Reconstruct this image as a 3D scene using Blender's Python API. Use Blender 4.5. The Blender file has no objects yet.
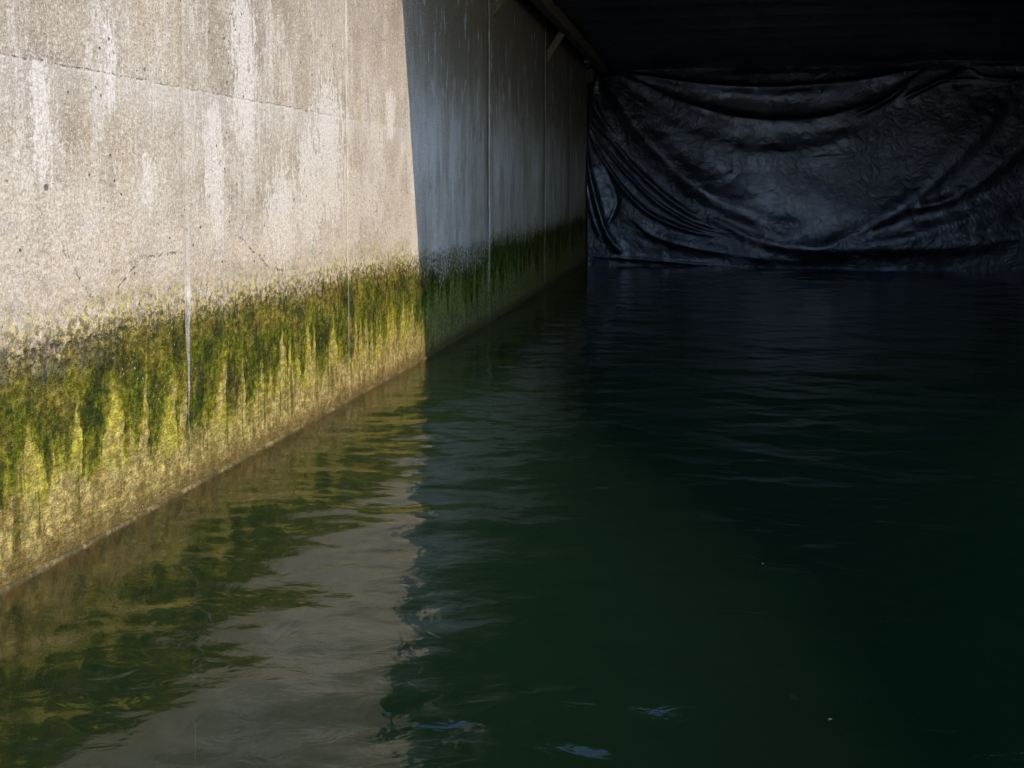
import bpy, bmesh, math, random
import numpy as np
from mathutils import Vector, Matrix

random.seed(7)
rng = np.random.default_rng(11)
scene = bpy.context.scene
COL = scene.collection
R = math.radians

# ------------------------------------------------------------------ camera
FPX = 1100.0
CAM_H = 1.5
PITCH = R(3.4)
PSI = math.atan(203 / FPX * math.cos(PITCH))
cam_d = bpy.data.cameras.new('camera')
cam = bpy.data.objects.new('camera', cam_d)
COL.objects.link(cam)
cam.location = (0, 0, CAM_H)
cam.rotation_euler = (R(90) - PITCH, 0, PSI)
cam_d.sensor_width = 36.0
cam_d.lens = FPX / 1024 * 36.0
cam_d.shift_y = (255 - 384) / 1024
cam_d.clip_end = 2000
cam_d.clip_start = 0.05
scene.camera = cam

# ------------------------------------------------------------------ sun, sky, exposure
SUN_EL = R(38)
SLOPE_Y = 0.21                       # drift of the roof shadow along the wall per metre of fall
sz = math.sin(SUN_EL)
sy = -SLOPE_Y * sz
sx = math.sqrt(1 - sz * sz - sy * sy)
to_sun = Vector((sx, sy, sz))
sun_d = bpy.data.lights.new('sun', 'SUN')
sun_d.energy = 2.0
sun_d.angle = R(0.5)
sun_d.color = (1.0, 0.84, 0.66)
sun = bpy.data.objects.new('sun', sun_d)
COL.objects.link(sun)
sun.location = (20, -4, 18)
sun.rotation_euler = to_sun.to_track_quat('Z', 'Y').to_euler()

world = bpy.data.worlds.new('World')
scene.world = world
world.use_nodes = True
wn = world.node_tree
sky = wn.nodes.new('ShaderNodeTexSky')
sky.sky_type = 'NISHITA'
sky.sun_disc = False
sky.sun_elevation = SUN_EL
sky.air_density = 1.0
sky.dust_density = 0.2
sky.ozone_density = 4.5
sky.sun_rotation = math.atan2(to_sun.x, to_sun.y)
bg = wn.nodes['Background']
bg.inputs['Strength'].default_value = 0.15
wn.links.new(sky.outputs[0], bg.inputs['Color'])

scene.view_settings.view_transform = 'Standard'
scene.view_settings.look = 'None'
scene.view_settings.gamma = 1
scene.view_settings.use_curve_mapping = False
scene.view_settings.exposure = 1.38
scene.cycles.max_bounces = 8
scene.cycles.diffuse_bounces = 4
scene.cycles.glossy_bounces = 4
scene.cycles.transmission_bounces = 4
scene.cycles.transparent_max_bounces = 8
scene.cycles.volume_bounces = 1
scene.cycles.sample_clamp_indirect = 4

# ------------------------------------------------------------------ dimensions of the place
WX = -2.56          # face of the concrete wall
TY = 22.35          # mean plane of the hanging tarpaulin
ROOF_Y = 8.62       # front edge of the roof
CEIL = 4.05         # underside of the roof
JOINTS = [5.11, 7.47, 12.17, 16.44, 19.45]
def bow(y):
    """the old wall is not quite straight in plan"""
    return np.interp(y, [0, 3.6, 5.1, 7.5, 9.4, 12.2, 18, 22.5], [-0.065, -0.06, -0.038, 0.0, 0.026, 0.055, 0.035, 0.0])

# ------------------------------------------------------------------ helpers
def link(o, parent=None):
    COL.objects.link(o)
    if parent is not None:
        o.parent = parent
        o.matrix_parent_inverse = parent.matrix_world.inverted()
    return o

def tag(o, label=None, cat=None, group=None, kind=None):
    if label: o['label'] = label
    if cat: o['category'] = cat
    if group: o['group'] = group
    if kind: o['kind'] = kind
    return o

def mesh_obj(name, verts, faces, mat, parent=None, smooth=False, origin=None):
    me = bpy.data.meshes.new(name)
    if origin is not None:
        ov = Vector(origin)
        verts = [(v[0] - ov.x, v[1] - ov.y, v[2] - ov.z) for v in verts]
    me.from_pydata([tuple(v) for v in verts], [], [tuple(f) for f in faces])
    me.materials.append(mat)
    if smooth:
        me.polygons.foreach_set('use_smooth', [True] * len(me.polygons))
    me.update()
    o = bpy.data.objects.new(name, me)
    if origin is not None:
        if parent is not None:
            o.location = Vector(origin) - parent.location
            COL.objects.link(o); o.parent = parent
            return o
        o.location = origin
    COL.objects.link(o)
    if parent is not None:
        o.parent = parent
        o.location = Vector((0, 0, 0)) - parent.location if origin is None else o.location
    return o

def bm_obj(name, bm, mat, parent=None, smooth=False):
    """bm is in world coordinates; parents carry only a location"""
    me = bpy.data.meshes.new(name)
    if parent is not None:
        bmesh.ops.translate(bm, verts=bm.verts, vec=-parent.location)
    bmesh.ops.recalc_face_normals(bm, faces=bm.faces)
    bm.to_mesh(me); bm.free()
    me.materials.append(mat)
    if smooth:
        me.polygons.foreach_set('use_smooth', [True] * len(me.polygons))
    o = bpy.data.objects.new(name, me)
    COL.objects.link(o)
    if parent is not None:
        o.parent = parent
    return o

def empty(name, loc):
    o = bpy.data.objects.new(name, None)
    o.empty_display_size = 0.2
    o.location = loc
    COL.objects.link(o)
    return o

def add_box(bm, lo, hi, bevel=0.0):
    lo = Vector(lo); hi = Vector(hi)
    r = bmesh.ops.create_cube(bm, size=1.0)
    vs = r['verts']
    c = (lo + hi) / 2; s = hi - lo
    for v in vs:
        v.co = Vector((c.x + v.co.x * s.x, c.y + v.co.y * s.y, c.z + v.co.z * s.z))
    if bevel > 0:
        es = list({e for v in vs for e in v.link_edges})
        bmesh.ops.bevel(bm, geom=es, offset=bevel, segments=2, affect='EDGES')
    return vs

def add_beam(bm, a, b, w, h, bevel=0.004, roll=0):
    a = Vector(a); b = Vector(b)
    d = (b - a); L = d.length
    q = d.to_track_quat('Y', 'Z').to_matrix().to_4x4()
    M = Matrix.Translation((a + b) / 2) @ q @ Matrix.Rotation(roll, 4, 'Y')
    t = bmesh.new()
    add_box(t, (-w/2, -L/2, -h/2), (w/2, L/2, h/2), bevel)
    me = bpy.data.meshes.new('t'); t.to_mesh(me); t.free()
    me.transform(M)
    bm.from_mesh(me); bpy.data.meshes.remove(me)

def add_tube(bm, pts, r, seg=10, closed=False):
    pts = [Vector(p) for p in pts]
    n = len(pts); rings = []
    up0 = Vector((0.1, 0.2, 1)).normalized()
    for i, p in enumerate(pts):
        if closed:
            t = (pts[(i+1) % n] - pts[i-1]).normalized()
        else:
            t = (pts[min(i+1, n-1)] - pts[max(i-1, 0)]).normalized()
        u = t.cross(up0)
        if u.length < 1e-3: u = t.cross(Vector((1, 0, 0)))
        u.normalize(); v = t.cross(u)
        rings.append([bm.verts.new(p + (u*math.cos(a) + v*math.sin(a)) * r)
                      for a in [2*math.pi*k/seg for k in range(seg)]])
    m = n if closed else n-1
    for i in range(m):
        A = rings[i]; B = rings[(i+1) % n]
        for k in range(seg):
            bm.faces.new((A[k], A[(k+1) % seg], B[(k+1) % seg], B[k]))
    if not closed:
        bm.faces.new(rings[0][::-1]); bm.faces.new(rings[-1])

def vnoise(x, y, seed=0):
    """smooth value noise, vectorised"""
    xi = np.floor(x).astype(np.int64); yi = np.floor(y).astype(np.int64)
    xf = x - xi; yf = y - yi
    def h(a, b):
        n = (a * 374761393 + b * 668265263 + seed * 974634777) & 0x7fffffff
        n = ((n ^ (n >> 13)) * 1274126177) & 0x7fffffff
        n = (n ^ (n >> 16))
        return (n & 0xffff) / 65535.0
    u = xf*xf*xf*(xf*(xf*6-15)+10); v = yf*yf*yf*(yf*(yf*6-15)+10)
    return (h(xi, yi)*(1-u)+h(xi+1, yi)*u)*(1-v) + (h(xi, yi+1)*(1-u)+h(xi+1, yi+1)*u)*v

def fbm(x, y, seed=0, octv=4):
    s = 0; a = 1; t = 0
    for i in range(octv):
        s = s + a*vnoise(x*2**i+17.3*i, y*2**i+5.1*i, seed+i); t += a; a *= 0.5
    return s/t

def grid_mesh(name, X, Y, Z, mat, parent=None, smooth=True):
    n, m = X.shape
    co = np.stack([X, Y, Z], -1).reshape(-1, 3)
    if parent is not None:
        co = co - np.array(parent.location)
    idx = np.arange(n*m).reshape(n, m)
    f = np.stack([idx[:-1, :-1], idx[:-1, 1:], idx[1:, 1:], idx[1:, :-1]], -1).reshape(-1, 4)
    me = bpy.data.meshes.new(name)
    me.vertices.add(len(co)); me.vertices.foreach_set('co', co.astype(np.float32).ravel())
    me.loops.add(f.size); me.loops.foreach_set('vertex_index', f.astype(np.int32).ravel())
    me.polygons.add(len(f))
    me.polygons.foreach_set('loop_start', np.arange(0, f.size, 4, dtype=np.int32))
    me.polygons.foreach_set('use_smooth', np.full(len(f), smooth))
    me.update(calc_edges=True); me.validate()
    me.materials.append(mat)
    o = bpy.data.objects.new(name, me)
    COL.objects.link(o)
    if parent is not None:
        o.parent = parent
    return o

# ------------------------------------------------------------------ node helper
class G:
    def __init__(s, name):
        s.mat = bpy.data.materials.new(name); s.mat.use_nodes = True
        s.t = s.mat.node_tree; s.n = s.t.nodes; s.l = s.t.links
        s.n.clear()
        s.out = s.n.new('ShaderNodeOutputMaterial')
        g = s.n.new('ShaderNodeNewGeometry'); s.P = g.outputs['Position']
        x = s.n.new('ShaderNodeSeparateXYZ'); s.l.new(s.P, x.inputs[0])
        s.X, s.Y, s.Z = x.outputs
    def put(s, sock, v):
        if v is None: return
        if isinstance(v, bpy.types.NodeSocket): s.l.new(v, sock)
        else:
            if isinstance(v, (tuple, list)) and len(v) == 3 and sock.type == 'RGBA': v = (*v, 1)
            sock.default_value = v
    def m(s, op, a, b=None, c=None, clamp=False):
        n = s.n.new('ShaderNodeMath'); n.operation = op; n.use_clamp = clamp
        s.put(n.inputs[0], a); s.put(n.inputs[1], b)
        if c is not None: s.put(n.inputs[2], c)
        return n.outputs[0]
    def add(s, a, b): return s.m('ADD', a, b)
    def sub(s, a, b): return s.m('SUBTRACT', a, b)
    def mul(s, a, b): return s.m('MULTIPLY', a, b)
    def mx(s, a, b): return s.m('MAXIMUM', a, b)
    def mn(s, a, b): return s.m('MINIMUM', a, b)
    def inv(s, a): return s.m('SUBTRACT', 1.0, a)
    def vec(s, x, y, z):
        n = s.n.new('ShaderNodeCombineXYZ')
        s.put(n.inputs[0], x); s.put(n.inputs[1], y); s.put(n.inputs[2], z)
        return n.outputs[0]
    def yz(s, ky, kz, off=0.0):
        """stretched coordinates in the plane of a wall that runs along Y"""
        return s.vec(off, s.mul(s.Y, ky), s.mul(s.Z, kz))
    def noise(s, v, scale=1.0, detail=3.0, rough=0.5, dist=0.0, typ=None):
        n = s.n.new('ShaderNodeTexNoise')
        if typ: n.noise_type = typ
        s.put(n.inputs['Vector'], v); n.inputs['Scale'].default_value = scale
        n.inputs['Detail'].default_value = detail; n.inputs['Roughness'].default_value = rough
        n.inputs['Distortion'].default_value = dist
        return n.outputs['Fac']
    def voro(s, v, scale=1.0, feat='F1', rnd=1.0):
        n = s.n.new('ShaderNodeTexVoronoi'); n.feature = feat
        s.put(n.inputs['Vector'], v); n.inputs['Scale'].default_value = scale
        n.inputs['Randomness'].default_value = rnd
        return n
    def ss(s, v, a, b, lo=0.0, hi=1.0):
        """smooth step of v between a and b"""
        n = s.n.new('ShaderNodeMapRange'); n.interpolation_type = 'SMOOTHSTEP'
        s.put(n.inputs[0], v)
        for k, q in zip((1, 2, 3, 4), (a, b, lo, hi)): s.put(n.inputs[k], q)
        return n.outputs[0]
    def lin(s, v, a, b, lo=0.0, hi=1.0):
        n = s.n.new('ShaderNodeMapRange')
        s.put(n.inputs[0], v)
        for k, q in zip((1, 2, 3, 4), (a, b, lo, hi)): s.put(n.inputs[k], q)
        return n.outputs[0]
    def mix(s, f, a, b, mode='MIX'):
        n = s.n.new('ShaderNodeMix'); n.data_type = 'RGBA'; n.blend_type = mode
        s.put(n.inputs[0], f); s.put(n.inputs[6], a); s.put(n.inputs[7], b)
        return n.outputs[2]
    def bump(s, h, strength=0.5, dist=0.01, normal=None):
        n = s.n.new('ShaderNodeBump'); s.put(n.inputs['Height'], h)
        n.inputs['Strength'].default_value = strength; n.inputs['Distance'].default_value = dist
        if normal is not None: s.l.new(normal, n.inputs['Normal'])
        return n.outputs[0]
    def bsdf(s, color, rough=0.8, normal=None, spec=0.5, metal=0.0, ior=1.5):
        b = s.n.new('ShaderNodeBsdfPrincipled')
        s.put(b.inputs['Base Color'], color); s.put(b.inputs['Roughness'], rough)
        s.put(b.inputs['Specular IOR Level'], spec); s.put(b.inputs['Metallic'], metal)
        b.inputs['IOR'].default_value = ior
        if normal is not None: s.l.new(normal, b.inputs['Normal'])
        s.l.new(b.outputs[0], s.out.inputs['Surface'])
        return s.mat
    def seg(s, y0, z0, y1, z1, wob=0.0, wobv=None):
        """distance to a segment in the YZ plane"""
        Y, Z = s.Y, s.Z
        if wobv is not None:
            Y = s.add(Y, s.mul(s.sub(wobv, 0.5), wob)); Z = s.add(Z, s.mul(s.sub(wobv, 0.5), wob))
        dy, dz = y1-y0, z1-z0; L2 = dy*dy+dz*dz
        t = s.m('MULTIPLY', s.add(s.mul(s.sub(Y, y0), dy), s.mul(s.sub(Z, z0), dz)), 1/L2, clamp=True)
        ey = s.sub(Y, s.m('MULTIPLY_ADD', t, dy, y0)); ez = s.sub(Z, s.m('MULTIPLY_ADD', t, dz, z0))
        return s.m('SQRT', s.add(s.mul(ey, ey), s.mul(ez, ez)))

# ------------------------------------------------------------------ materials
def mat_wall():
    g = G('weathered_concrete')
    Y, Z = g.Y, g.Z
    # --- dry concrete
    big = g.noise(g.yz(0.9, 1.1), 1, 4, 0.55)
    mid = g.noise(g.yz(4, 3.2), 1, 5, 0.62)
    grain = g.noise(g.P, 85, 4, 0.72)
    fleck = g.noise(g.yz(150, 90), 1, 2, 0.6)
    c = g.mix(g.ss(big, 0.36, 0.64), (0.240, 0.200, 0.148), (0.325, 0.280, 0.217))
    c = g.mix(g.mul(g.ss(mid, 0.42, 0.66), 0.55), c, (0.43, 0.388, 0.325))
    ochre = g.noise(g.yz(3.0, 0.7, 3.3), 1, 4, 0.6)
    c = g.mix(g.mul(g.ss(g.add(ochre, g.mul(g.sub(grain, 0.5), 0.25)), 0.52, 0.70), 0.5), c, (0.37, 0.29, 0.17))
    # pale mineral runs: broad patches broken into vertical dashes
    runs = g.noise(g.yz(4.5, 1.0, 1.7), 1, 4, 0.65)
    dash = g.noise(g.yz(42, 4.0, 8.0), 1, 3, 0.62)
    dash2 = g.noise(g.yz(95, 9.0, 2.0), 1, 2, 0.6)
    zone = g.mul(g.ss(Z, 1.0, 1.35), g.ss(Z, 3.3, 2.0))
    rag = g.noise(g.yz(19, 11, 4.0), 1, 6, 0.8)
    pale = g.ss(g.add(g.add(g.mul(runs, 0.60), g.add(g.mul(dash, 0.34), g.add(g.mul(rag, 0.42), g.mul(grain, 0.22)))), g.mul(zone, 0.13)), 0.89, 0.985)
    fine = g.ss(g.add(g.add(g.mul(dash2, 0.75), g.mul(runs, 0.40)), g.mul(rag, 0.2)), 0.80, 0.87)
    bl = None
    for (a, z0, z1, wdt) in [(5.80, 1.90, 2.45, 0.13), (5.42, 1.45, 1.85, 0.09), (7.10, 1.55, 1.98, 0.24), (6.75, 1.35, 1.7, 0.17), (8.48, 2.0, 2.2, 0.10), (9.2, 1.5, 1.9, 0.10),
                             (5.45, 1.3, 1.75, 0.08), (4.45, 1.9, 2.2, 0.03), (4.75, 1.45, 1.6, 0.05), (3.95, 1.6, 1.95, 0.06), (6.3, 1.25, 1.4, 0.2)]:
        dd = g.m('DIVIDE', g.seg(a, z0, a+0.001, z1), wdt)
        bl = dd if bl is None else g.mn(bl, dd)
    rag2 = g.noise(g.vec(9.0, g.mul(Y, 34), g.mul(Z, 20)), 1, 4, 0.8)
    blob = g.ss(g.sub(bl, g.add(g.mul(g.sub(rag, 0.5), 4.5), g.add(g.mul(g.sub(dash, 0.5), 2.5), g.mul(g.sub(rag2, 0.5), 4.0)))), 1.15, 0.90)
    c = g.mix(g.mul(blob, 0.78), c, (0.57, 0.54, 0.50))
    c = g.mix(g.mul(pale, 0.50), c, (0.56, 0.525, 0.475))
    c = g.mix(g.mul(fine, 0.35), c, (0.63, 0.60, 0.55))
    # dirtier just under the roof line and at the very foot of the dry part
    soot = g.noise(g.yz(14, 0.5, 5.0), 1, 4, 0.6)
    c = g.mix(g.mul(g.mul(g.ss(soot, 0.42, 0.7), g.ss(Z, 2.2, 3.6)), 0.6), c, (0.13, 0.105, 0.065))
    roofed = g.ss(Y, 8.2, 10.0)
    shade_lift = g.mul(g.mul(roofed, g.ss(Z, 2.9, 1.6)), g.ss(g.noise(g.yz(3.2, 0.8, 8.8), 1, 5, 0.75), 0.38, 0.62, 0.15, 1.0))
    c = g.mix(g.mul(shade_lift, 0.95), c, (0.78, 0.77, 0.75))  # roofed wall whitened low down, lifting its brightness in the shade
    stain_shade = g.mul(g.mul(roofed, g.ss(g.add(Z, g.mul(g.sub(soot, 0.5), 1.6)), 1.9, 3.3)), 0.8)
    c = g.mix(stain_shade, c, (0.125, 0.105, 0.065))  # brown stain, with the roof's shade on the upper wall painted in
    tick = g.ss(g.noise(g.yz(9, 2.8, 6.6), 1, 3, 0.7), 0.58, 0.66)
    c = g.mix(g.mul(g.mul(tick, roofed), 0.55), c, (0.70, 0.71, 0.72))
    pz = g.mul(g.mul(g.ss(Z, 1.95, 1.45), g.ss(Z, 0.85, 1.15)), g.ss(g.noise(g.yz(2.2, 3.0, 6.0), 1, 5, 0.75), 0.36, 0.60))
    c = g.mix(g.mul(pz, 0.5), c, (0.52, 0.465, 0.385))
    # cream band above the tide line
    cream = g.mul(g.ss(Z, 1.55, 1.1), g.ss(g.noise(g.yz(7, 9), 1, 5, 0.7), 0.38, 0.6))
    c = g.mix(g.mul(cream, 0.55), c, (0.52, 0.435, 0.315))
    # salt and pepper
    c = g.mix(g.ss(g.noise(g.yz(70, 55), 1, 3, 0.8), 0.60, 0.40), c, g.mix(1.0, c, (0.70, 0.67, 0.63), 'MULTIPLY'))
    c = g.mix(g.mul(g.ss(fleck, 0.54, 0.66), 0.55), c, (0.62, 0.595, 0.55))
    coarse = g.noise(g.vec(1.0, g.mul(Y, 26), g.mul(Z, 34)), 1, 3, 0.75)
    dryz = g.ss(Y, 11.0, 8.0)
    c = g.mix(g.mul(g.mul(g.ss(coarse, 0.48, 0.36), dryz), 0.42), c, g.mix(1.0, c, (0.66, 0.62, 0.56), 'MULTIPLY'))
    c = g.mix(g.mul(g.mul(g.ss(coarse, 0.54, 0.66), dryz), 0.32), c, (0.62, 0.585, 0.52))
    # pits
    pit = g.voro(g.P, 14)
    pitr = g.noise(g.P, 9, 2, 0.5)
    pitm = g.mul(g.ss(pit.outputs['Distance'], 0.13, 0.07), g.ss(pitr, 0.46, 0.54))
    pit2 = g.voro(g.P, 62)
    pitm2 = g.mul(g.ss(pit2.outputs['Distance'], 0.17, 0.09), g.ss(pitr, 0.44, 0.55))
    pits = g.mx(pitm, g.mul(pitm2, 0.7))
    c = g.mix(g.mul(pits, 0.9), c, (0.075, 0.062, 0.045))
    # one plug hole
    hy, hz = 3.975, 1.507
    hd = g.m('SQRT', g.add(g.mul(g.sub(Y, hy), g.sub(Y, hy)), g.mul(g.sub(Z, hz), g.sub(Z, hz))))
    hole = g.ss(g.add(hd, g.mul(grain, 0.010)), 0.021, 0.014)
    # pour line and cracks
    wob = g.noise(g.P, 11, 4, 0.65)
    wob2 = g.noise(g.P, 35, 3, 0.65)
    zl = g.add(g.sub(Z, 2.005), g.mul(g.sub(wob, 0.5), 0.035))
    pl = g.m('ABSOLUTE', zl)
    brk = g.ss(g.noise(g.yz(60, 3, 4.4), 1, 4, 0.8), 0.46, 0.66)
    fadeY = g.ss(Y, 8.3, 7.0)
    pour = g.mul(g.mul(g.mul(g.ss(pl, 0.0045, 0.0015), brk), fadeY), g.ss(wob2, 0.35, 0.6, 0.25, 1.0))
    lip = g.mul(g.mul(g.ss(g.m('ABSOLUTE', g.add(zl, 0.010)), 0.008, 0.002), brk), fadeY)
    c = g.mix(g.mul(g.mul(g.ss(zl, 0.02, -0.02), g.ss(zl, -0.30, -0.02)), g.mul(dash, 0.5)), c, (0.50, 0.47, 0.43))
    c = g.mix(g.mul(lip, 0.6), c, (0.58, 0.55, 0.5))
    cr = []
    for (a, b, cc, d) in [(4.06, 1.29, 4.27, 1.06), (4.27, 1.06, 4.33, 1.00), (4.42, 1.02, 4.70, 1.19), (4.70, 1.19, 5.02, 1.19),
                          (5.72, 1.25, 6.15, 1.04), (6.15, 1.04, 6.40, 1.0), (3.55, 0.86, 4.10, 0.865), (4.10, 0.865, 4.55, 0.88)]:
        cr.append(g.seg(a*0.996, b, cc*0.996, d, 0.06, wob2))
    crack = g.ss(g.add(g.mn(g.mn(cr[0], cr[1]), g.mn(cr[4], cr[5])), g.mul(wob, 0.004)), 0.0060, 0.0015)
    crack2 = g.ss(g.mn(cr[2], cr[3]), 0.006, 0.002)
    crack3 = g.ss(g.mn(cr[6], cr[7]), 0.012, 0.003)
    crk = g.mul(g.mx(g.mx(crack, g.mul(crack2, 0.6)), crack3), g.ss(g.noise(g.P, 28, 2, 0.5), 0.44, 0.58))
    # --- algae: three depths of growth with ragged pointed edges
    jag = g.noise(g.yz(19, 5, 2.2), 1, 5, 0.75)
    jagf = g.mul(g.sub(g.noise(g.yz(5, 2.0, 6.2), 1, 4, 0.75), 0.5), g.ss(Y, 8.5, 10.0, 0.0, 0.55))
    jag2 = g.noise(g.yz(70, 22, 6.2), 1, 3, 0.7)
    swell = g.noise(g.yz(1.3, 0.0, 7.7), 1, 2, 0.5)
    Zj = g.add(Z, g.add(g.mul(g.sub(jag, 0.5), 0.30), g.mul(g.sub(jag2, 0.5), 0.16)))
    thinz = g.mul(g.ss(Y, 8.9, 9.6), g.ss(Y, 12.6, 11.4))
    Zj = g.add(Zj, jagf)
    Zt = g.add(g.sub(Zj, g.mul(g.sub(swell, 0.5), 0.30)), g.mul(thinz, 0.16))
    Zt = g.sub(Zt, g.mul(g.ss(Y, 15.0, 19.0), 0.10))
    pe1 = g.noise(g.P, 34, 4, 0.8)
    film = g.ss(Zt, 1.16, 0.86)                 # dry brown-olive film at the top
    filmn = g.ss(g.noise(g.yz(20, 16, 9.1), 1, 5, 0.72), 0.40, 0.56)
    film = g.mul(film, g.mx(g.ss(g.add(filmn, g.mul(g.sub(pe1, 0.5), 1.6)), 0.3, 0.7), g.ss(Zt, 0.90, 0.80)))
    moss = g.ss(g.add(Zt, g.mul(g.sub(g.noise(g.P, 22, 4, 0.7), 0.5), 0.22)), 0.90, 0.78)
    # pointed bare tongues: 1D voronoi cells give a peak each
    Yw = g.add(Y, g.mul(g.sub(g.noise(g.yz(9, 9, 1.1), 1, 3, 0.6), 0.5), 0.10))
    def tongues(scale, base, amp, steep, off):
        v = g.n.new('ShaderNodeTexVoronoi'); v.voronoi_dimensions = '1D'
        v.inputs['Scale'].default_value = scale
        g.put(v.inputs['W'], g.add(Yw, off))
        rc = g.n.new('ShaderNodeSeparateColor'); g.l.new(v.outputs['Color'], rc.inputs[0])
        top = g.m('MULTIPLY_ADD', rc.outputs[0], amp, base)
        w = g.m('MULTIPLY_ADD', rc.outputs[1], steep, steep*0.6)
        d = g.m('DIVIDE', v.outputs['Distance'], scale)
        return g.sub(top, g.mul(d, w)), rc.outputs[2]
    t1, r1 = tongues(3.6, 0.22, 0.46, 1.7, 0.0)
    t2, r2 = tongues(7.5, 0.18, 0.50, 4.2, 3.7)
    pe0 = g.noise(g.P, 40, 4, 0.8)
    Zf = g.add(Z, g.add(g.mul(g.sub(g.add(jag2, g.mul(pe0, 0.9)), 0.95), 0.16), g.mul(g.sub(g.noise(g.yz(120, 18, 3.0), 1, 2, 0.5), 0.5), 0.07)))
    dt = g.add(g.mx(g.sub(t1, Zf), g.sub(t2, Zf)), g.mul(g.ss(Y, 8.9, 9.8), 0.12))     # > 0 inside a bare tongue
    bare = g.ss(dt, 0.0, 0.012)
    low = g.ss(Zf, 0.33, 0.20)
    bare = g.mx(bare, low)
    halo = g.ss(dt, -0.13, 0.0)
    # colours
    mn_ = g.noise(g.yz(11, 7, 5.5), 1, 6, 0.75)
    mn2 = g.noise(g.yz(48, 20, 1.9), 1, 4, 0.7)
    clump = g.noise(g.vec(0, g.mul(Y, 5.0), g.mul(Z, 3.2)), 1, 6, 0.72)
    moist = g.noise(g.vec(4.0, g.mul(Y, 15.0), g.mul(Z, 11.0)), 1, 6, 0.8)
    peb = g.noise(g.vec(3.0, g.mul(Y, 21), g.mul(Z, 30)), 1, 4, 0.8)
    peb2 = g.noise(g.P, 130, 3, 0.8)
    green = g.mix(g.ss(moist, 0.36, 0.62), (0.022, 0.040, 0.003), (0.130, 0.150, 0.008))
    green = g.mix(g.mul(g.ss(mn2, 0.50, 0.66), 0.55), green, (0.30, 0.29, 0.015))
    topg = g.ss(Zt, 0.58, 0.86)
    gold = g.noise(g.yz(3.1, 5.0, 2.9), 1, 5, 0.7)
    golden = g.mix(g.ss(moist, 0.36, 0.60), (0.075, 0.060, 0.012), (0.27, 0.215, 0.040))
    green = g.mix(g.mul(g.ss(g.add(gold, g.mul(topg, 0.16)), 0.47, 0.64), 0.85), green, golden)
    green = g.mix(g.mul(g.ss(g.add(clump, g.mul(g.sub(peb, 0.5), 0.35)), 0.52, 0.58), 0.85), green, (0.017, 0.034, 0.002))
    green = g.mix(g.mul(g.ss(g.add(clump, g.mul(g.sub(peb, 0.5), 0.4)), 0.46, 0.36), 0.65), green, (0.29, 0.27, 0.012))
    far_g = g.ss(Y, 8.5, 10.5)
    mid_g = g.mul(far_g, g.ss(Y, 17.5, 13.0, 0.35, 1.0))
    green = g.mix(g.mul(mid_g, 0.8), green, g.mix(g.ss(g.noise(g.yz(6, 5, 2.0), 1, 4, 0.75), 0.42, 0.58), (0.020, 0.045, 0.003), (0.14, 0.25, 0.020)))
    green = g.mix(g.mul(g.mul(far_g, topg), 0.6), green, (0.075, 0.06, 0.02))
    dry = g.mix(g.ss(mn_, 0.4, 0.62), (0.13, 0.10, 0.035), (0.34, 0.265, 0.085))
    lime = g.mix(g.ss(mn2, 0.4, 0.62), (0.37, 0.35, 0.015), (0.58, 0.54, 0.06))
    tanc = g.mix(g.ss(g.noise(g.yz(10, 6, 9.9), 1, 5, 0.7), 0.38, 0.62), (0.27, 0.205, 0.060), (0.54, 0.435, 0.165))
    tanc = g.mix(g.mul(g.ss(mn2, 0.44, 0.64), 0.45), tanc, (0.17, 0.125, 0.045))
    limey = g.ss(g.noise(g.yz(4, 3, 4.0), 1, 4, 0.6), 0.40, 0.62)
    tanc = g.mix(g.mul(g.mul(limey, g.ss(Z, 0.12, 0.34)), 0.7), tanc, lime)
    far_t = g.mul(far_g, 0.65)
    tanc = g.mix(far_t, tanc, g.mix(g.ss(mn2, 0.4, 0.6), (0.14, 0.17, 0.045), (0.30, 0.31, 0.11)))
    # streaks running right down
    down = g.ss(g.noise(g.yz(17, 0.9, 3.6), 1, 3, 0.6), 0.58, 0.66)
    tanc = g.mix(g.mul(g.mul(down, g.ss(Z, 0.02, 0.2)), 0.75), tanc, (0.10, 0.095, 0.012))
    c = g.mix(g.mul(film, 0.85), c, g.mix(g.ss(peb, 0.46, 0.56), (0.12, 0.105, 0.025), (0.36, 0.30, 0.085)))
    mossc = g.mix(g.mul(halo, 0.35), green, lime)
    c = g.mix(g.mul(moss, 0.96), c, mossc)
    bm_ = g.mul(bare, g.ss(Z, 0.80, 0.66))
    c = g.mix(bm_, c, tanc)
    # grey scoured stone at the left under the crack
    sc = g.mul(g.mul(g.ss(Y, 4.55, 4.1), g.ss(g.m('ABSOLUTE', g.sub(Zj, 0.82)), 0.10, 0.03)), g.ss(mn_, 0.38, 0.55))
    c = g.mix(g.mul(sc, 0.7), c, (0.17, 0.145, 0.10))
    inz = g.ss(Z, 1.02, 0.85)
    c = g.mix(g.mul(g.mul(g.ss(peb, 0.53, 0.43), g.mul(inz, g.ss(bm_, 0.0, 1.0, 1.0, 0.7))), 0.75), c, g.mix(1.0, c, (0.34, 0.34, 0.20), 'MULTIPLY'))
    c = g.mix(g.mul(g.mul(g.ss(peb, 0.52, 0.62), inz), 0.65), c, g.mix(1.0, c, (1.75, 1.65, 1.25), 'MULTIPLY'))
    c = g.mix(g.mul(g.mul(g.ss(peb2, 0.54, 0.64), inz), 0.35), c, g.mix(1.0, c, (1.5, 1.45, 1.3), 'MULTIPLY'))
    # wet foot
    foot = g.ss(g.add(Z, g.mul(g.sub(jag2, 0.5), 0.08)), 0.14, 0.02)
    c = g.mix(g.mul(foot, 0.72), c, (0.115, 0.075, 0.022))
    c = g.mix(g.ss(Z, 0.0, -0.06), c, (0.05, 0.036, 0.012))
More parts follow.
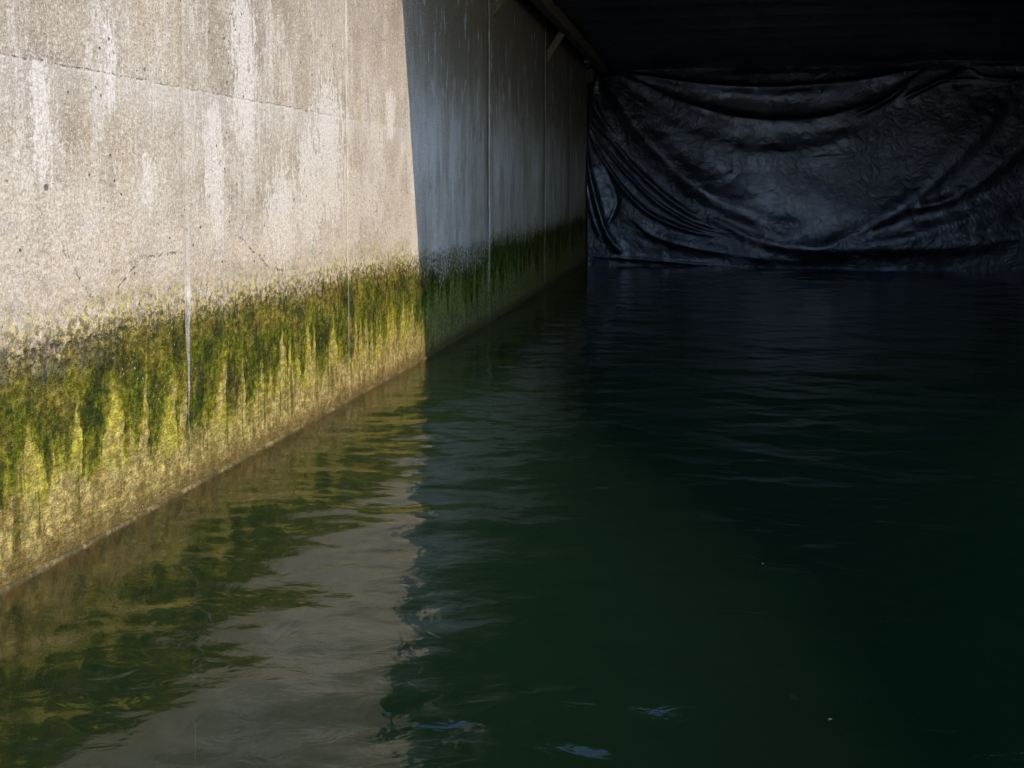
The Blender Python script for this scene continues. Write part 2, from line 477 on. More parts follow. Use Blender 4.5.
    # specks in the algae zone
    spk = g.noise(g.P, 120, 2, 0.6)
    inalg = g.ss(Z, 1.0, 0.8)
    c = g.mix(g.mul(g.mul(g.ss(spk, 0.62, 0.50), inalg), 0.45), c, g.mix(1.0, c, (0.55, 0.52, 0.45), 'MULTIPLY'))
    glint = g.voro(g.P, 30)
    gr = g.n.new('ShaderNodeSeparateColor'); g.l.new(glint.outputs['Color'], gr.inputs[0])
    wet_glint = g.mul(g.mul(g.ss(glint.outputs['Distance'], 0.16, 0.10), g.ss(gr.outputs[0], 0.80, 0.84)), g.mul(inalg, moss))
    c = g.mix(g.mul(wet_glint, 0.75), c, (0.60, 0.62, 0.56))  # sparkle of the wet algae put into the colour as pale dots
    # --- lime runs down the joints, over everything
    lime_run = None
    for k, jy in enumerate(JOINTS):
        yw = g.add(g.sub(Y, jy), g.mul(g.sub(g.noise(g.yz(0, 5.0, 3.0+k), 1, 3, 0.6), 0.5), 0.014))
        ay = g.m('ABSOLUTE', yw)
        if k == 0:
            # broad run narrowing to a point
            wid = g.lin(Z, 0.42, 0.95, 0.004, 0.040)
            wid = g.mul(wid, g.lin(Z, 1.2, 2.2, 1.0, 0.45))
        elif k == 1:
            wid = g.lin(Z, 0.2, 1.9, 0.003, 0.022)
        else:
            wid = g.lin(Z, 0.0, 1.9, 0.022, 0.050)
        rn = g.mul(g.mul(g.ss(ay, wid, g.mul(wid, 0.6)), (0.85 if k == 0 else 0.7)), g.ss(g.add(dash2, g.mul(mid, 0.4)), 0.45, 0.85, 0.35, 1.0))
        if k == 0: rn = g.mul(rn, g.ss(Z, 2.3, 1.3, 0.35, 1.0))
        thin = g.mul(g.ss(ay, 0.006+0.006*k, 0.003), 0.55 if k < 2 else 0.8)
        rn = g.mul(g.mx(rn, thin), g.ss(g.noise(g.yz(30, 2.5, 5+k), 1, 3, 0.6), 0.28, 0.5))
        lime_run = rn if lime_run is None else g.mx(lime_run, rn)
    c = g.mix(lime_run, c, g.mix(g.ss(mid, 0.4, 0.6), (0.42, 0.38, 0.32), (0.56, 0.53, 0.48)))
    # brown stain to the near side of the deep joints
    st = None
    for k, jy in enumerate(JOINTS):
        if k < 2: continue
        q = g.mul(g.ss(Y, jy-0.18*k, jy-0.03), g.ss(Y, jy+0.012, jy-0.006))
        st = q if st is None else g.mx(st, q)
    c = g.mix(g.mul(g.mul(st, g.ss(soot, 0.32, 0.5)), g.mul(g.ss(Z, 0.6, 1.4), 0.85)), c, (0.13, 0.10, 0.05))
    dark = g.mx(g.mx(pour, crk), hole)
    c = g.mix(g.mul(dark, 0.80), c, (0.05, 0.04, 0.028))
    # --- relief
    h = g.mul(grain, 0.35)
    h = g.add(h, g.mul(mid, 0.5))
    h = g.sub(h, g.mul(pits, 0.6))
    h = g.sub(h, g.mul(dark, 0.8))
    h = g.add(h, g.mul(lime_run, 0.30))
    rough_alg = g.mul(g.mx(moss, inalg), 1.0)
    h = g.add(h, g.mul(g.mul(g.add(mn2, g.noise(g.P, 60, 4, 0.75)), rough_alg), 1.1))
    h = g.add(h, g.mul(g.mul(moss, g.inv(bm_)), 0.6))
    h = g.add(h, g.mul(g.mul(peb, inz), 3.2))
    h = g.add(h, g.mul(g.mul(coarse, dryz), 0.7))
    h = g.add(h, g.mul(wet_glint, 0.5))
    nrm = g.bump(h, 1.0, 0.011)
    ro = g.mix(inalg, (0.86,)*3, (0.62,)*3)
    ro = g.mix(wet_glint, ro, (0.12,)*3)
    rr = g.n.new('ShaderNodeRGBToBW'); g.l.new(ro, rr.inputs[0])
    return g.bsdf(c, rr.outputs[0], nrm, g.mx(g.mul(wet_glint, 0.6), g.ss(Z, 1.0, 0.8, 0.30, 0.12)))

def mat_footing():
    g = G('footing_concrete')
    a = g.noise(g.P, 30, 4, 0.7); b = g.noise(g.yz(5, 1), 1, 4, 0.7)
    c = g.mix(g.ss(a, 0.35, 0.65), (0.05, 0.038, 0.014), (0.24, 0.19, 0.075))
    c = g.mix(g.mul(g.ss(b, 0.42, 0.55), 0.85), c, (0.045, 0.037, 0.012))
    sub_ = g.mix(g.ss(g.noise(g.yz(6, 6, 3.0), 1, 4, 0.7), 0.42, 0.60), (0.018, 0.015, 0.004), (0.065, 0.042, 0.009))
    c = g.mix(g.ss(g.Z, 0.0, -0.02), c, sub_)
    return g.bsdf(c, 0.42, g.bump(a, 0.8, 0.006), 0.5)

def mat_timber(name, a, b, rough=0.75):
    g = G(name)
    n = g.noise(g.vec(g.mul(g.X, 30), g.mul(g.Y, 2.0), g.mul(g.Z, 30)), 1, 4, 0.65)
    c = g.mix(g.ss(n, 0.35, 0.65), a, b)
    return g.bsdf(c, rough, g.bump(n, 0.5, 0.004), 0.4)

def mat_tarp(name='black_plastic', rough=0.37, k=1.0):
    g = G(name)
    P = g.P
    d = g.n.new('ShaderNodeTexNoise'); d.inputs['Scale'].default_value = 2.2; d.inputs['Detail'].default_value = 2
    g.l.new(P, d.inputs['Vector'])
    vm = g.n.new('ShaderNodeVectorMath'); vm.operation = 'MULTIPLY_ADD'
    g.l.new(d.outputs['Color'], vm.inputs[0]); vm.inputs[1].default_value = (0.35, 0.35, 0.35); g.l.new(P, vm.inputs[2])
    Q = vm.outputs[0]
    v1 = g.voro(Q, 4.5, 'DISTANCE_TO_EDGE'); v2 = g.voro(Q, 11, 'DISTANCE_TO_EDGE')
    n1 = g.noise(Q, 7, 5, 0.65, 1.0); n2 = g.noise(P, 20, 4, 0.7, 1.6)
    r1 = g.m('ABSOLUTE', g.sub(n1, 0.5))
    amt = g.ss(g.noise(P, 0.8, 2, 0.5), 0.35, 0.6, 0.35, 1.0)
    h = g.add(g.mul(g.ss(v1.outputs['Distance'], 0.0, 0.25), 0.5), g.mul(g.ss(v2.outputs['Distance'], 0.0, 0.2), 0.18))
    h = g.add(h, g.mul(r1, 2.2)); h = g.add(h, g.mul(n2, 0.75))
    nrm = g.bump(g.mul(h, amt), 0.52*k, 0.02)
    dust = g.noise(P, 3.5, 5, 0.65)
    c = g.mix(g.ss(dust, 0.45, 0.7), (0.005, 0.006, 0.012), (0.012, 0.013, 0.020))
    ro = g.lin(dust, 0.3, 0.7, rough-0.07, rough+0.10)
    m_ = g.bsdf(c, ro, nrm, 1.0, 0.0, 1.6)
    m_.node_tree.nodes['Principled BSDF'].inputs['Specular Tint'].default_value = (0.78, 0.82, 1.0, 1)
    return m_

def mat_metal():
    g = G('galvanised_steel')
    n = g.noise(g.P, 60, 3, 0.6)
    return g.bsdf(g.mix(n, (0.55, 0.56, 0.58), (0.75, 0.76, 0.78)), 0.4, None, 0.5, 0.3)

def mat_plain(name, a, b, scale=3, rough=0.85):
    g = G(name)
    n = g.noise(g.P, scale, 5, 0.6); n2 = g.noise(g.P, scale*14, 3, 0.6)
    c = g.mix(g.ss(n, 0.35, 0.65), a, b)
    return g.bsdf(c, rough, g.bump(n2, 0.5, 0.01), 0.4)

def mat_water():
    g = G('canal_water')
    # fine chop over the modelled waves
    w1 = g.noise(g.vec(g.mul(g.X, 8.5), g.mul(g.Y, 12.0), 0.0), 1, 3, 0.55, 0.6)
    w2 = g.noise(g.vec(g.mul(g.X, 1.6), g.mul(g.Y, 3.4), 2.0), 1, 2, 0.5, 0.6)
    h = g.add(g.mul(w1, 0.38), g.mul(w2, 1.0))
    nrm = g.bump(h, 0.75, 0.012)
    fr = g.n.new('ShaderNodeFresnel'); gb = g.n.new('ShaderNodeNewGeometry')
    # same reflectance from either side of the surface: the water body is not refracting
    g.put(fr.inputs['IOR'], g.lin(gb.outputs['Backfacing'], 0.0, 1.0, 1.36, 1/1.36)); g.l.new(nrm, fr.inputs['Normal'])
    gl = g.n.new('ShaderNodeBsdfGlossy'); gl.inputs['Roughness'].default_value = 0.015
    gl.inputs['Color'].default_value = (1, 1, 1, 1); g.l.new(nrm, gl.inputs['Normal'])
    tr = g.n.new('ShaderNodeBsdfTransparent')
    mx = g.n.new('ShaderNodeMixShader')
    g.l.new(fr.outputs[0], mx.inputs[0]); g.l.new(tr.outputs[0], mx.inputs[1]); g.l.new(gl.outputs[0], mx.inputs[2])
    g.l.new(mx.outputs[0], g.out.inputs['Surface'])
    s = g.n.new('ShaderNodeVolumeScatter'); s.inputs['Color'].default_value = (0.16, 0.33, 0.21, 1); s.inputs['Density'].default_value = 0.10
    s.inputs['Anisotropy'].default_value = 0.0
    a = g.n.new('ShaderNodeVolumeAbsorption'); a.inputs['Color'].default_value = (0.42, 0.62, 0.42, 1); a.inputs['Density'].default_value = 1.6
    ad = g.n.new('ShaderNodeAddShader'); g.l.new(s.outputs[0], ad.inputs[0]); g.l.new(a.outputs[0], ad.inputs[1])
    g.l.new(ad.outputs[0], g.out.inputs['Volume'])
    return g.mat

M_WALL = mat_wall()
M_FOOT = mat_footing()
M_BEAM = mat_timber('weathered_timber', (0.10, 0.075, 0.045), (0.20, 0.16, 0.10))
M_WARM = mat_timber('dark_timber', (0.05, 0.034, 0.018), (0.11, 0.075, 0.04))
M_TARP = mat_tarp()
M_CEIL = mat_tarp('black_ceiling_plastic', 0.32, 0.8)
M_METAL = mat_metal()
M_DULL = mat_plain('dull_steel', (0.16, 0.165, 0.175), (0.26, 0.27, 0.28), 20, 0.5)
M_ROOF = mat_plain('roof_boards', (0.05, 0.045, 0.04), (0.09, 0.08, 0.07))
M_CONC = mat_plain('plain_concrete', (0.22, 0.20, 0.17), (0.32, 0.29, 0.25))
M_MUD = mat_plain('silt', (0.03, 0.035, 0.02), (0.06, 0.06, 0.03))
M_GRASS = mat_plain('bank_grass', (0.03, 0.06, 0.015), (0.07, 0.10, 0.03))
M_WATER = mat_water()

# ------------------------------------------------------------------ setting: water, bed, banks
def waves(X, Y):
    Z = np.zeros_like(X)
    r = np.random.default_rng(5)
    # (wavelength range, number, rms slope of the set, spread of direction)
    for lo, hi, n, slope, spread in [(0.9, 2.2, 8, 0.010, 1.1), (0.35, 0.8, 18, 0.020, 1.5), (0.12, 0.32, 30, 0.022, 1.6)]:
        for _ in range(n):
            L = math.exp(r.uniform(math.log(lo), math.log(hi)))
            k = 2*math.pi/L
            th = math.pi/2 + 0.10 + r.normal()*spread*0.5
            a = slope*math.sqrt(2/n)/k
            ph = r.uniform(0, 2*math.pi)
            warp = 0.35*L*(fbm(X*0.9+3, Y*0.9, int(L*1000), 2)-0.5)*2
            Z += a*np.sin(k*(X*math.cos(th)+Y*math.sin(th)+warp)+ph)
    gust = 0.45+1.45*fbm(X*0.35+9, Y*0.22, 77, 3)
    return Z*gust

xs = np.concatenate([np.arange(WX-0.10, 6.65, 0.026), np.linspace(7.0, 60, 30)])
ys = np.concatenate([np.linspace(-80, 1.2, 60), np.arange(1.6, 6.0, 0.015), np.arange(6.0, 22.9, 0.026)])
X, Y = np.meshgrid(xs, ys, indexing='xy')
Z = waves(X, Y)
# a few steeper wavelets close by
for (wx_, wy_, a_, lx_, ly_) in [(-0.281, 2.94, 0.0032, 0.075, 0.040), (-0.35, 2.85, 0.0030, 0.06, 0.034), (-0.62, 2.81, 0.0030, 0.07, 0.034), (-0.205, 2.915, 0.0020, 0.025, 0.022), (-0.31, 2.825, 0.0024, 0.045, 0.026)]:
    u_ = (X-wx_)/lx_; v_ = (Y-wy_+0.12*(X-wx_))/ly_
    Z += a_*v_*1.6*np.exp(-(u_**2+v_**2))
Z *= np.clip((Y-1.0)/0.8, 0, 1)*np.clip((7.0-X)/0.5, 0, 1)
# close the water into a body so that its volume is bounded
n, m = X.shape
top = np.stack([X, Y, Z], -1).reshape(-1, 3)
ring = list(range(0, m)) + [i*m+m-1 for i in range(1, n)] + [(n-1)*m+j for j in range(m-2, -1, -1)] + [i*m for i in range(n-2, 0, -1)]
bot = top[ring].copy(); bot[:, 2] = -2.6
co = np.concatenate([top, bot])
idx = np.arange(n*m).reshape(n, m)
q = np.stack([idx[:-1, :-1], idx[:-1, 1:], idx[1:, 1:], idx[1:, :-1]], -1).reshape(-1, 4)
nr = len(ring)
ra = np.array(ring); rb = np.roll(ra, -1); ba = n*m+np.arange(nr); bb = np.roll(ba, -1)
side = np.stack([rb, ra, ba, bb], -1)
quads = np.concatenate([q, side])
me = bpy.data.meshes.new('water')
me.vertices.add(len(co)); me.vertices.foreach_set('co', co.astype(np.float32).ravel())
loops = np.concatenate([quads.ravel(), ba[::-1]])
me.loops.add(len(loops)); me.loops.foreach_set('vertex_index', loops.astype(np.int32))
me.polygons.add(len(quads)+1)
me.polygons.foreach_set('loop_start', np.append(np.arange(0, quads.size, 4), quads.size).astype(np.int32))
sm = np.zeros(len(quads)+1, bool); sm[:len(q)] = True
me.polygons.foreach_set('use_smooth', sm)
me.update(calc_edges=True); me.validate()
me.materials.append(M_WATER)
water = bpy.data.objects.new('water', me); COL.objects.link(water)
tag(water, kind='structure')

bm = bmesh.new(); add_box(bm, (-40, -120, -3.4), (90, 60, -2.604))
tag(bm_obj('lakebed', bm, M_MUD), kind='structure')
bm = bmesh.new(); add_box(bm, (-300, -300, 3.0), (WX-0.62, 300, 4.0)); add_box(bm, (WX-0.62, 24.2, 3.0), (300, 300, 4.0))
tag(bm_obj('ground', bm, M_GRASS), kind='structure')

# ------------------------------------------------------------------ concrete wall
wall = empty('concrete_wall', (WX, 12.0, 0))
tag(wall, 'tall weathered concrete wall on the left with green algae above the waterline', 'wall')
prof = []   # outline of the face in plan with a groove at each joint
edges = [-30.0] + JOINTS + [TY+0.6]
def face_strip(y0, y1):
    ny = max(2, int((y1-y0)/0.05)+1) if y0 > 0 else max(2, int((y1-max(y0, 2.5))/0.05)+1)
    return ny
py = []; px = []
gw = [0.0025, 0.0025, 0.017, 0.015, 0.013]; gd = [0.004, 0.004, 0.035, 0.035, 0.03]
py.append(-30.0); px.append(WX); py.append(2.0); px.append(WX)
yy = 2.05; ji = 0
while yy < TY+0.6:
    if ji < len(JOINTS) and yy > JOINTS[ji]-gw[ji]-0.01:
        j = JOINTS[ji]; w = gw[ji]; d = gd[ji]
        py += [j-w-0.004, j-w, j+w, j+w+0.004]; px += [WX, WX-d, WX-d, WX]
        yy = j+w+0.05; ji += 1
    else:
        py.append(yy); px.append(WX); yy += 0.05
py.append(TY+0.6); px.append(WX)
py = np.array(py); px = np.array(px)
zz = np.concatenate([[-3.0], np.arange(-0.6, 4.31, 0.05), [4.33]])
PYY, ZZ = np.meshgrid(py, zz, indexing='ij')
PXX = np.repeat(px[:, None], len(zz), 1)
und = (fbm(PYY*0.8, ZZ*0.8, 3, 3)-0.5)*0.012 + (fbm(PYY*5, ZZ*5, 9, 3)-0.5)*0.006
alg = np.clip((1.0-ZZ)/0.3, 0, 1)
und += alg*((fbm(PYY*9, ZZ*5, 21, 3)-0.5)*0.014)
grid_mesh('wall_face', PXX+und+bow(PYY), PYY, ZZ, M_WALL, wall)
bm = bmesh.new(); add_box(bm, (WX-0.6, -30, -3.0), (WX-0.13, TY+0.6, 4.30))
bm_obj('wall_core', bm, M_CONC, wall)
bm = bmesh.new(); add_box(bm, (WX-0.62, -30, 4.335), (WX+0.04, ROOF_Y-0.05, 4.45), 0.01)
bm_obj('coping', bm, M_CONC, wall)
# narrow footing that just breaks the water
fy = np.arange(1.5, TY+0.1, 0.04)
sec = [(-0.03, -1.2), (0.016, -1.2), (0.014, -0.02), (0.012, 0.002), (0.006, 0.006), (-0.03, 0.007)]
FX = np.zeros((len(fy), len(sec))); FY = FX.copy(); FZ = FX.copy()
wb = (fbm(fy*3, fy*0, 31, 3)-0.5)*0.008
for i, (dx, dz) in enumerate(sec):
    FX[:, i] = WX+bow(fy)+dx+(wb if dx > 0 else 0); FY[:, i] = fy
    FZ[:, i] = dz+(wb*0.3+(fbm(fy*9, fy*0+i, 41, 2)-0.5)*0.008 if dz > -1 else 0)
grid_mesh('footing', FX, FY, FZ, M_FOOT, wall)

# ------------------------------------------------------------------ opposite wall and end wall (outside the frame or behind the tarpaulin)
RX = 7.2
bm = bmesh.new(); add_box(bm, (RX, ROOF_Y-0.3, -3.0), (RX+0.5, TY+0.6, 4.33)); add_box(bm, (RX, -20, -3.0), (RX+0.5, ROOF_Y-0.302, 0.9))
o = bm_obj('side_wall', bm, M_CONC)
tag(o, 'plain concrete side wall closing the right side of the covered dock', 'wall')
bm = bmesh.new(); add_box(bm, (WX-0.62, TY+0.62, -3.0), (RX+0.5, TY+0.9, 4.338))
o = bm_obj('end_wall', bm, M_ROOF)
tag(o, 'dark board wall behind the hanging black tarpaulin', 'wall')

# ------------------------------------------------------------------ roof
roof = empty('flat_roof', (2.0, ROOF_Y, CEIL))
tag(roof, 'flat boarded roof over the dark far half of the dock', 'roof')
bm = bmesh.new(); add_box(bm, (WX-0.6, ROOF_Y+0.06, 4.34), (RX+0.5, TY+0.95, 4.5))
bm_obj('deck', bm, M_ROOF, roof)
bm = bmesh.new(); add_box(bm, (WX+0.02, ROOF_Y, CEIL), (RX-0.01, ROOF_Y+0.055, 4.52))
bm_obj('fascia', bm, M_ROOF, roof)
bm = bmesh.new()
cv = [(3.9, ROOF_Y-0.01), (4.8, 5.8), (5.8, 3.4), (6.0, 2.0), (RX+0.5, 2.0), (RX+0.5, ROOF_Y-0.01)]  # unseen panel, added out of frame to darken the water on the right
fs = [bm.verts.new((a, b, 4.10)) for a, b in cv]; ft = [bm.verts.new((a, b, 4.26)) for a, b in cv]
bm.faces.new(fs[::-1]); bm.faces.new(ft)
for i in range(len(cv)): bm.faces.new((fs[i], fs[(i+1) % len(cv)], ft[(i+1) % len(cv)], ft[i]))
bm_obj('added_shade_panel', bm, M_ROOF, roof)
for jy in np.arange(ROOF_Y+1.1, TY, 1.2):
    bm = bmesh.new(); add_box(bm, (WX+0.03, jy-0.03, 4.12), (RX-0.01, jy+0.03, 4.335), 0.004)
    bm_obj('joist', bm, M_BEAM, roof)

# ------------------------------------------------------------------ beam beside the wall and its struts
BX0, BX1 = -2.30, -2.17
bm = bmesh.new(); add_box(bm, (BX0, ROOF_Y+0.06, 3.86), (BX1, TY-0.05, 4.045), 0.006)
o = bm_obj('edge_beam', bm, M_BEAM)
tag(o, 'long weathered timber beam under the ceiling running beside the concrete wall', 'beam')
st_lab = ['diagonal timber strut from the wall to the ceiling beam, nearest one at the top edge',
          'diagonal timber strut from the dark wall joint to the ceiling beam, second from the front']
for k, (jy, lab) in enumerate([(12.47, st_lab[0]), (16.72, st_lab[1])]):
    s = empty('wall_strut', (WX, jy, 3.6))
    tag(s, lab, 'strut', 'struts between the wall and the ceiling beam')
    bm = bmesh.new(); add_beam(bm, (WX-0.0, jy, 3.47), (BX0-0.004, jy, 3.87), 0.11, 0.10, 0.004)
    bm_obj('brace', bm, M_BEAM, s)
    bm = bmesh.new(); add_box(bm, (BX0-0.032, jy-0.055, 3.80), (BX0-0.004, jy+0.055, 4.04), 0.003)
    bm_obj('cleat', bm, M_BEAM, s)

# ------------------------------------------------------------------ hanging tarpaulin
CAMF = Vector((-math.sin(PSI)*math.cos(PITCH), math.cos(PSI)*math.cos(PITCH), -math.sin(PITCH)))
CAMR = Vector((math.cos(PSI), math.sin(PSI), 0)); CAMU = CAMR.cross(CAMF)
def surv(px_, py_):
    """survey of the tarpaulin: where a point seen in the photo lies on its hanging plane"""
    r = CAMF + CAMR*((px_-512)/FPX) - CAMU*((py_-255)/FPX)
    t = TY/r.y
    return (r.x*t, CAM_H+r.z*t)

def spline(pts, per=14):
    P = np.array([surv(*p) for p in pts], float)
    P = np.vstack([2*P[0]-P[1], P, 2*P[-1]-P[-2]])
    out = []
    for i in range(1, len(P)-2):
        for t in np.linspace(0, 1, per, endpoint=False):
            a, b, c, d = P[i-1:i+3]
            out.append(0.5*((2*b)+(-a+c)*t+(2*a-5*b+4*c-d)*t*t+(-a+3*b-3*c+d)*t**3))
    out.append(P[-2])
    return np.array(out)

# fold: (points, height m, width on the upper side m, width on the lower side m, taper start, taper end)
FOLDS = [
 # top hem swag and the pleats under it
 ([(604,68),(640,75),(700,84),(770,88),(840,83),(885,76),(922,68)], 0.13, 0.06, 0.16, .4, .4),
 ([(600,68),(640,84),(690,106),(750,120),(810,120),(860,108),(905,88),(930,72)], 0.12, 0.10, 0.30, .3, .5),
 ([(600,69),(650,112),(690,135),(745,152),(800,152),(850,138),(890,115)], 0.09, 0.25, 0.45, .4, .2),
 # broad swag
 ([(598,70),(618,98),(640,130),(672,165),(705,192),(745,215),(790,232),(820,246)], 0.24, 0.34, 0.28, .25, .5),
 ([(820,247),(860,228),(900,205),(940,170),(975,130),(1000,95),(1010,68)], 0.22, 0.45, 0.30, .5, .4),
 ([(700,212),(760,240),(820,249),(880,243),(940,226),(1000,205),(1060,175)], 0.20, 0.26, 0.30, .5, .6),
 # pleats fanning from the lower tie on the wall
 ([(586,122),(600,152),(622,185),(650,212),(685,228),(722,236)], 0.11, 0.045, 0.07, .6, .2),
 ([(586,122),(606,148),(632,178),(662,205),(695,224),(728,233)], 0.09, 0.045, 0.05, .6, .2),
 ([(587,116),(612,140),(640,172),(672,200),(706,222)], 0.10, 0.06, 0.09, .6, .2),
 ([(585,135),(590,165),(598,200),(608,232),(625,254)], 0.15, 0.10, 0.10, .5, .2),
 ([(586,150),(588,185),(594,215),(602,238)], 0.06, 0.05, 0.05, .5, .2),
 ([(602,235),(618,205),(612,180),(605,160)], -0.08, 0.10, 0.10, .5, .5),
 # low bulges over the water
 ([(630,215),(655,235),(700,247),(760,256),(830,260)], 0.10, 0.22, 0.12, .5, .5),
 ([(590,255),(640,258),(690,262),(740,266)], 0.04, 0.04, 0.05, .3, .3),
 # right hand side
 ([(905,210),(950,196),(1000,160),(1040,120),(1080,80)], 0.20, 0.30, 0.25, .4, .5),
 ([(880,250),(940,246),(1000,238),(1070,220)], 0.12, 0.25, 0.2, .4, .5),
 ([(925,70),(905,84),(885,100),(850,118)], 0.09, 0.05, 0.07, .4, .2),
 ([(968,68),(950,76),(925,88),(900,100)], 0.10, 0.05, 0.05, .4, .2),
 ([(968,68),(980,77),(1000,80),(1020,80)], 0.08, 0.05, 0.05, .4, .2),
 ([(935,82),(960,80),(985,80)], 0.05, 0.03, 0.05, .3, .3),
 ([(970,66),(1010,66),(1060,64)], 0.06, 0.04, 0.06, .3, .3),
 ([(790,160),(820,158),(850,155),(872,146)], 0.015, 0.03, 0.04, .3, .3),
 ([(785,168),(830,166),(868,161)], 0.012, 0.02, 0.04, .3, .3),
 ([(598,72),(594,95),(600,115),(625,150)], 0.09, 0.07, 0.10, .5, .2),
 ([(735,62+40),(734,140),(732,180)], 0.007, 0.03, 0.03, .3, .3),
]
tx = np.arange(WX+0.03, RX-0.05, 0.022); tz = np.arange(-0.06, 4.0, 0.020)
TX, TZ = np.meshgrid(tx, tz, indexing='ij')
D = np.zeros_like(TX)
# sheet billows outwards low down, pinned at the top
zc = np.clip(TZ, 0, 4)
D += 0.55*(1-np.exp(-(4.0-zc)/2.1))*(0.75+0.25*np.sin((TX+2.6)/8.0*np.pi)) - 0.10*np.clip(0.9-zc, 0, 1)**2
D += 0.16*(fbm(TX*0.5+4, TZ*0.6, 51, 3)-0.5) + 0.07*(fbm(TX*1.5+TZ*0.5, TZ*1.7-TX*0.4, 57, 3)-0.5)
pts = np.stack([TX.ravel(), TZ.ravel()], -1)
for (pl, amp, wu, wd, ta, tb) in FOLDS:
    C = spline(pl)
    seg_t = np.linspace(0, 1, len(C))
    best = np.full(len(pts), 1e9); bi = np.zeros(len(pts), int); sgn = np.zeros(len(pts))
    for i in range(len(C)-1):
        a = C[i]; b = C[i+1]; d = b-a; L = d@d+1e-12
        r = pts-a; t = np.clip((r@d)/L, 0, 1)
        e = r-t[:, None]*d
        dd = (e**2).sum(1)
        msk = dd < best
        best[msk] = dd[msk]; bi[msk] = i
        s_ = np.sign(d[0]*r[:, 1]-d[1]*r[:, 0]) if d[0] >= 0 else -np.sign(d[0]*r[:, 1]-d[1]*r[:, 0])
        sgn[msk] = s_[msk]
    dist = np.sqrt(best); u = seg_t[bi]
    if pl[0][0] > pl[-1][0]: pass
    w = np.where(sgn > 0, wu, wd)
    grow = 0.35+0.65*np.clip(u/max(ta, 1e-3), 0, 1)       # pleats widen away from their tie
    fade = np.clip(u/0.08+0.4, 0, 1)*np.clip((1-u)/tb, 0, 1)**0.8
    w = w*grow
    p = 1/(1+(dist/w)**2)**1.5
    D += (0.80*amp*grow*fade*p).reshape(TX.shape)
# crumple
D += 0.010*(np.abs(fbm(TX*2.6, TZ*3.6, 61, 4)-0.5)*2)
D += 0.004*(np.abs(fbm(TX*8+TZ*3, TZ*9, 62, 3)-0.5)*2)
# gathered flat towards top edge and water
D *= np.clip((4.02-TZ)/0.25, 0.15, 1)
ZZt = TZ - 0.0
tar = grid_mesh('hanging_tarpaulin', TX, TY-0.02-D, ZZt, M_TARP)
tag(tar, 'creased black plastic tarpaulin hanging across the far end down to the water', 'tarpaulin')
sol = tar.modifiers.new('thickness', 'SOLIDIFY'); sol.thickness = 0.003; sol.offset = 1

# ------------------------------------------------------------------ ceiling sheeting
cx_ = np.arange(-2.26, RX-0.03, 0.06); cy_ = np.arange(ROOF_Y+0.07, TY+0.2, 0.06)
CX, CY = np.meshgrid(cx_, cy_, indexing='ij')
ph = ((CY-ROOF_Y-1.1)/1.2)
sag = 0.07*np.abs(np.sin(np.pi*ph))**0.8*(0.5+fbm(CX*0.5, CY*0.8, 71, 3))
near_end = np.clip((CY-20.6)/1.4, 0, 1)
CZ = 4.11-near_end*0.20*fbm(CX*0.7+2, CY*0.5, 79, 3)-sag-0.03*np.abs(fbm(CX*1.6, CY*3, 72, 4)-0.5)*2
ce = grid_mesh('ceiling_sheet', CX, CY, CZ, M_CEIL)
tag(ce, 'black plastic sheeting stretched under the ceiling of the dock', 'plastic sheet')
sol = ce.modifiers.new('thickness', 'SOLIDIFY'); sol.thickness = 0.003; sol.offset = 1

# ------------------------------------------------------------------ small things
def at_depth(px_, py_, y):
    r = CAMF + CAMR*((px_-512)/FPX) - CAMU*((py_-255)/FPX)
    t = y/r.y
    return Vector((r.x*t, y, CAM_H+r.z*t))

# post stub in the far corner
c0 = at_depth(589, 74, TY-0.55)
bm = bmesh.new(); add_box(bm, (c0.x-0.07, c0.y-0.05, c0.z-0.17), (c0.x+0.08, c0.y+0.05, 3.855), 0.006)
o = bm_obj('timber_block', bm, M_WARM)
tag(o, 'short brown timber block under the beam in the far upper corner', 'timber block')

# steel hook that ties the tarpaulin corner
c1 = at_depth(587.5, 64, TY-0.66)
hook = empty('steel_hook', c1)
tag(hook, 'small bright steel hook by the tarpaulin corner beside the wall', 'hook')
bm = bmesh.new()
add_tube(bm, [c1+Vector((0.035*math.cos(a), 0, 0.04*math.sin(a)+0.0)) for a in np.linspace(-2.6, 1.9, 14)], 0.012, 8)
bm_obj('hook_bend', bm, M_METAL, hook, True)
bm = bmesh.new()
add_box(bm, c1+Vector((-0.075, 0.0, 0.02)), c1+Vector((0.03, 0.012, 0.075)), 0.004)
bm_obj('hook_plate', bm, M_METAL, hook)

# batten that holds the foot of the tarpaulin
bm = bmesh.new()
add_box(bm, (WX+0.05, TY-0.16, -0.04), (RX-0.05, TY-0.115, 0.012), 0.004)
o = bm_obj('foot_batten', bm, M_WARM)
tag(o, 'thin brown batten along the foot of the black tarpaulin at water level', 'batten')

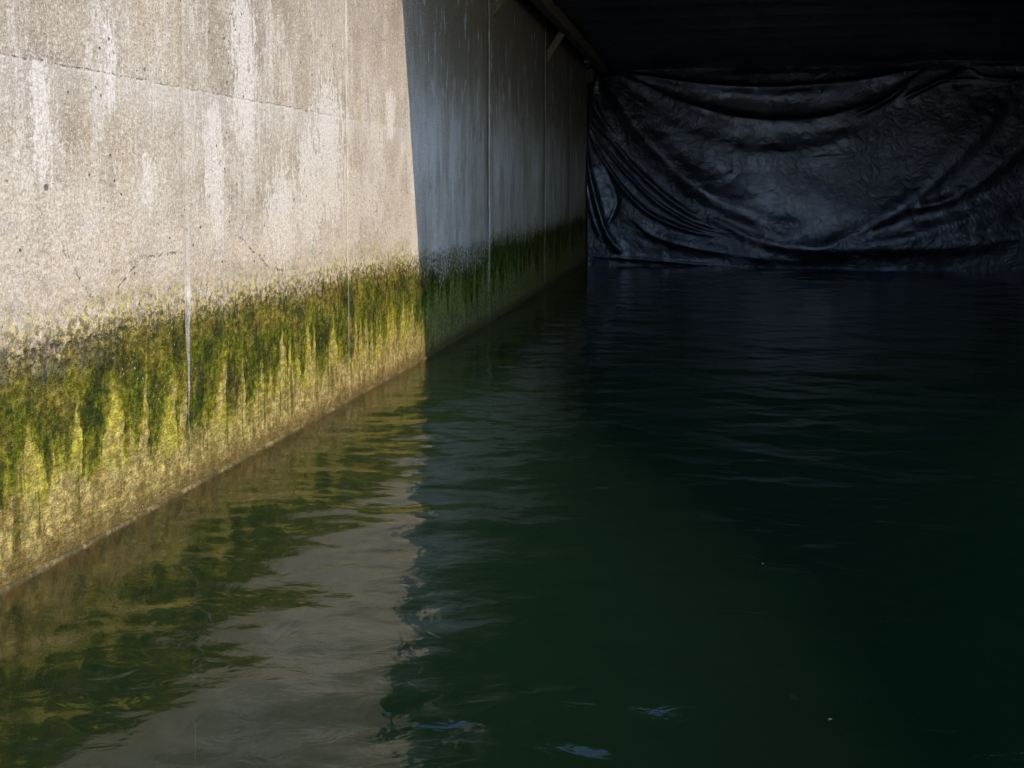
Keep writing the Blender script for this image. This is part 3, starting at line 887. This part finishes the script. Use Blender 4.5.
# tie clips on the top hem
ties = [(905, 74, 'small steel clip on the tarpaulin hem right of the long top swag'),
        (968, 66, 'small steel clip at the peak of the triangular fold on the tarpaulin hem')]
for px_, py_, lab in ties:
    p = at_depth(px_, py_, TY-0.20)
    t = empty('hem_clip', p)
    tag(t, lab, 'clip', 'clips along the top hem of the tarpaulin')
    bm = bmesh.new(); add_box(bm, p+Vector((-0.02, -0.012, -0.02)), p+Vector((0.02, 0.0, 0.015)), 0.004)
    bm_obj('jaw', bm, M_DULL, t)
    bm = bmesh.new(); add_tube(bm, [p+Vector((0.018*math.cos(a), -0.004, 0.035+0.018*math.sin(a))) for a in np.linspace(0, 2*math.pi, 13)[:-1]], 0.004, 6, True)
    bm_obj('ring', bm, M_METAL, t, True)

# two scraps of leaf afloat on the dark water
def on_water(px_, py_):
    r = CAMF + CAMR*((px_-512)/FPX) - CAMU*((py_-255)/FPX)
    t = -CAM_H/r.z
    return Vector((r.x*t, r.y*t, 0))
M_LEAF = mat_plain('dead_leaf', (0.07, 0.06, 0.035), (0.13, 0.115, 0.07), 40, 0.6)
for px_, py_, L, rot, lab in [(830, 723, 0.013, 0.4, 'tiny pale leaf scrap floating on dark water at the lower right'),
                              (763, 566, 0.011, 1.2, 'tiny leaf scrap floating on dark water, the farther of two')]:
    p = on_water(px_, py_) + Vector((0, 0, 0.006))
    bm = bmesh.new()
    N = 8; top_ = []; 
    for k in range(N+1):
        t = k/N; w_ = 0.32*L*math.sin(math.pi*min(0.97, max(0.03, t)))**0.7
        zc_ = 0.004*math.sin(t*3.0)
        d = Vector((math.cos(rot), math.sin(rot), 0)); nrm_ = Vector((-d.y, d.x, 0))
        c_ = p + d*(t-0.5)*L
        top_.append([bm.verts.new(c_+nrm_*w_+Vector((0, 0, zc_+0.002))), bm.verts.new(c_+Vector((0, 0, zc_))), bm.verts.new(c_-nrm_*w_+Vector((0, 0, zc_+0.0025)))])
    for k in range(N):
        for j in range(2):
            bm.faces.new((top_[k][j], top_[k][j+1], top_[k+1][j+1], top_[k+1][j]))
    o = bm_obj('floating_leaf', bm, M_LEAF, None, True)
    o.modifiers.new('thickness', 'SOLIDIFY').thickness = 0.0006
    tag(o, lab, 'leaf', 'leaf scraps on the water')
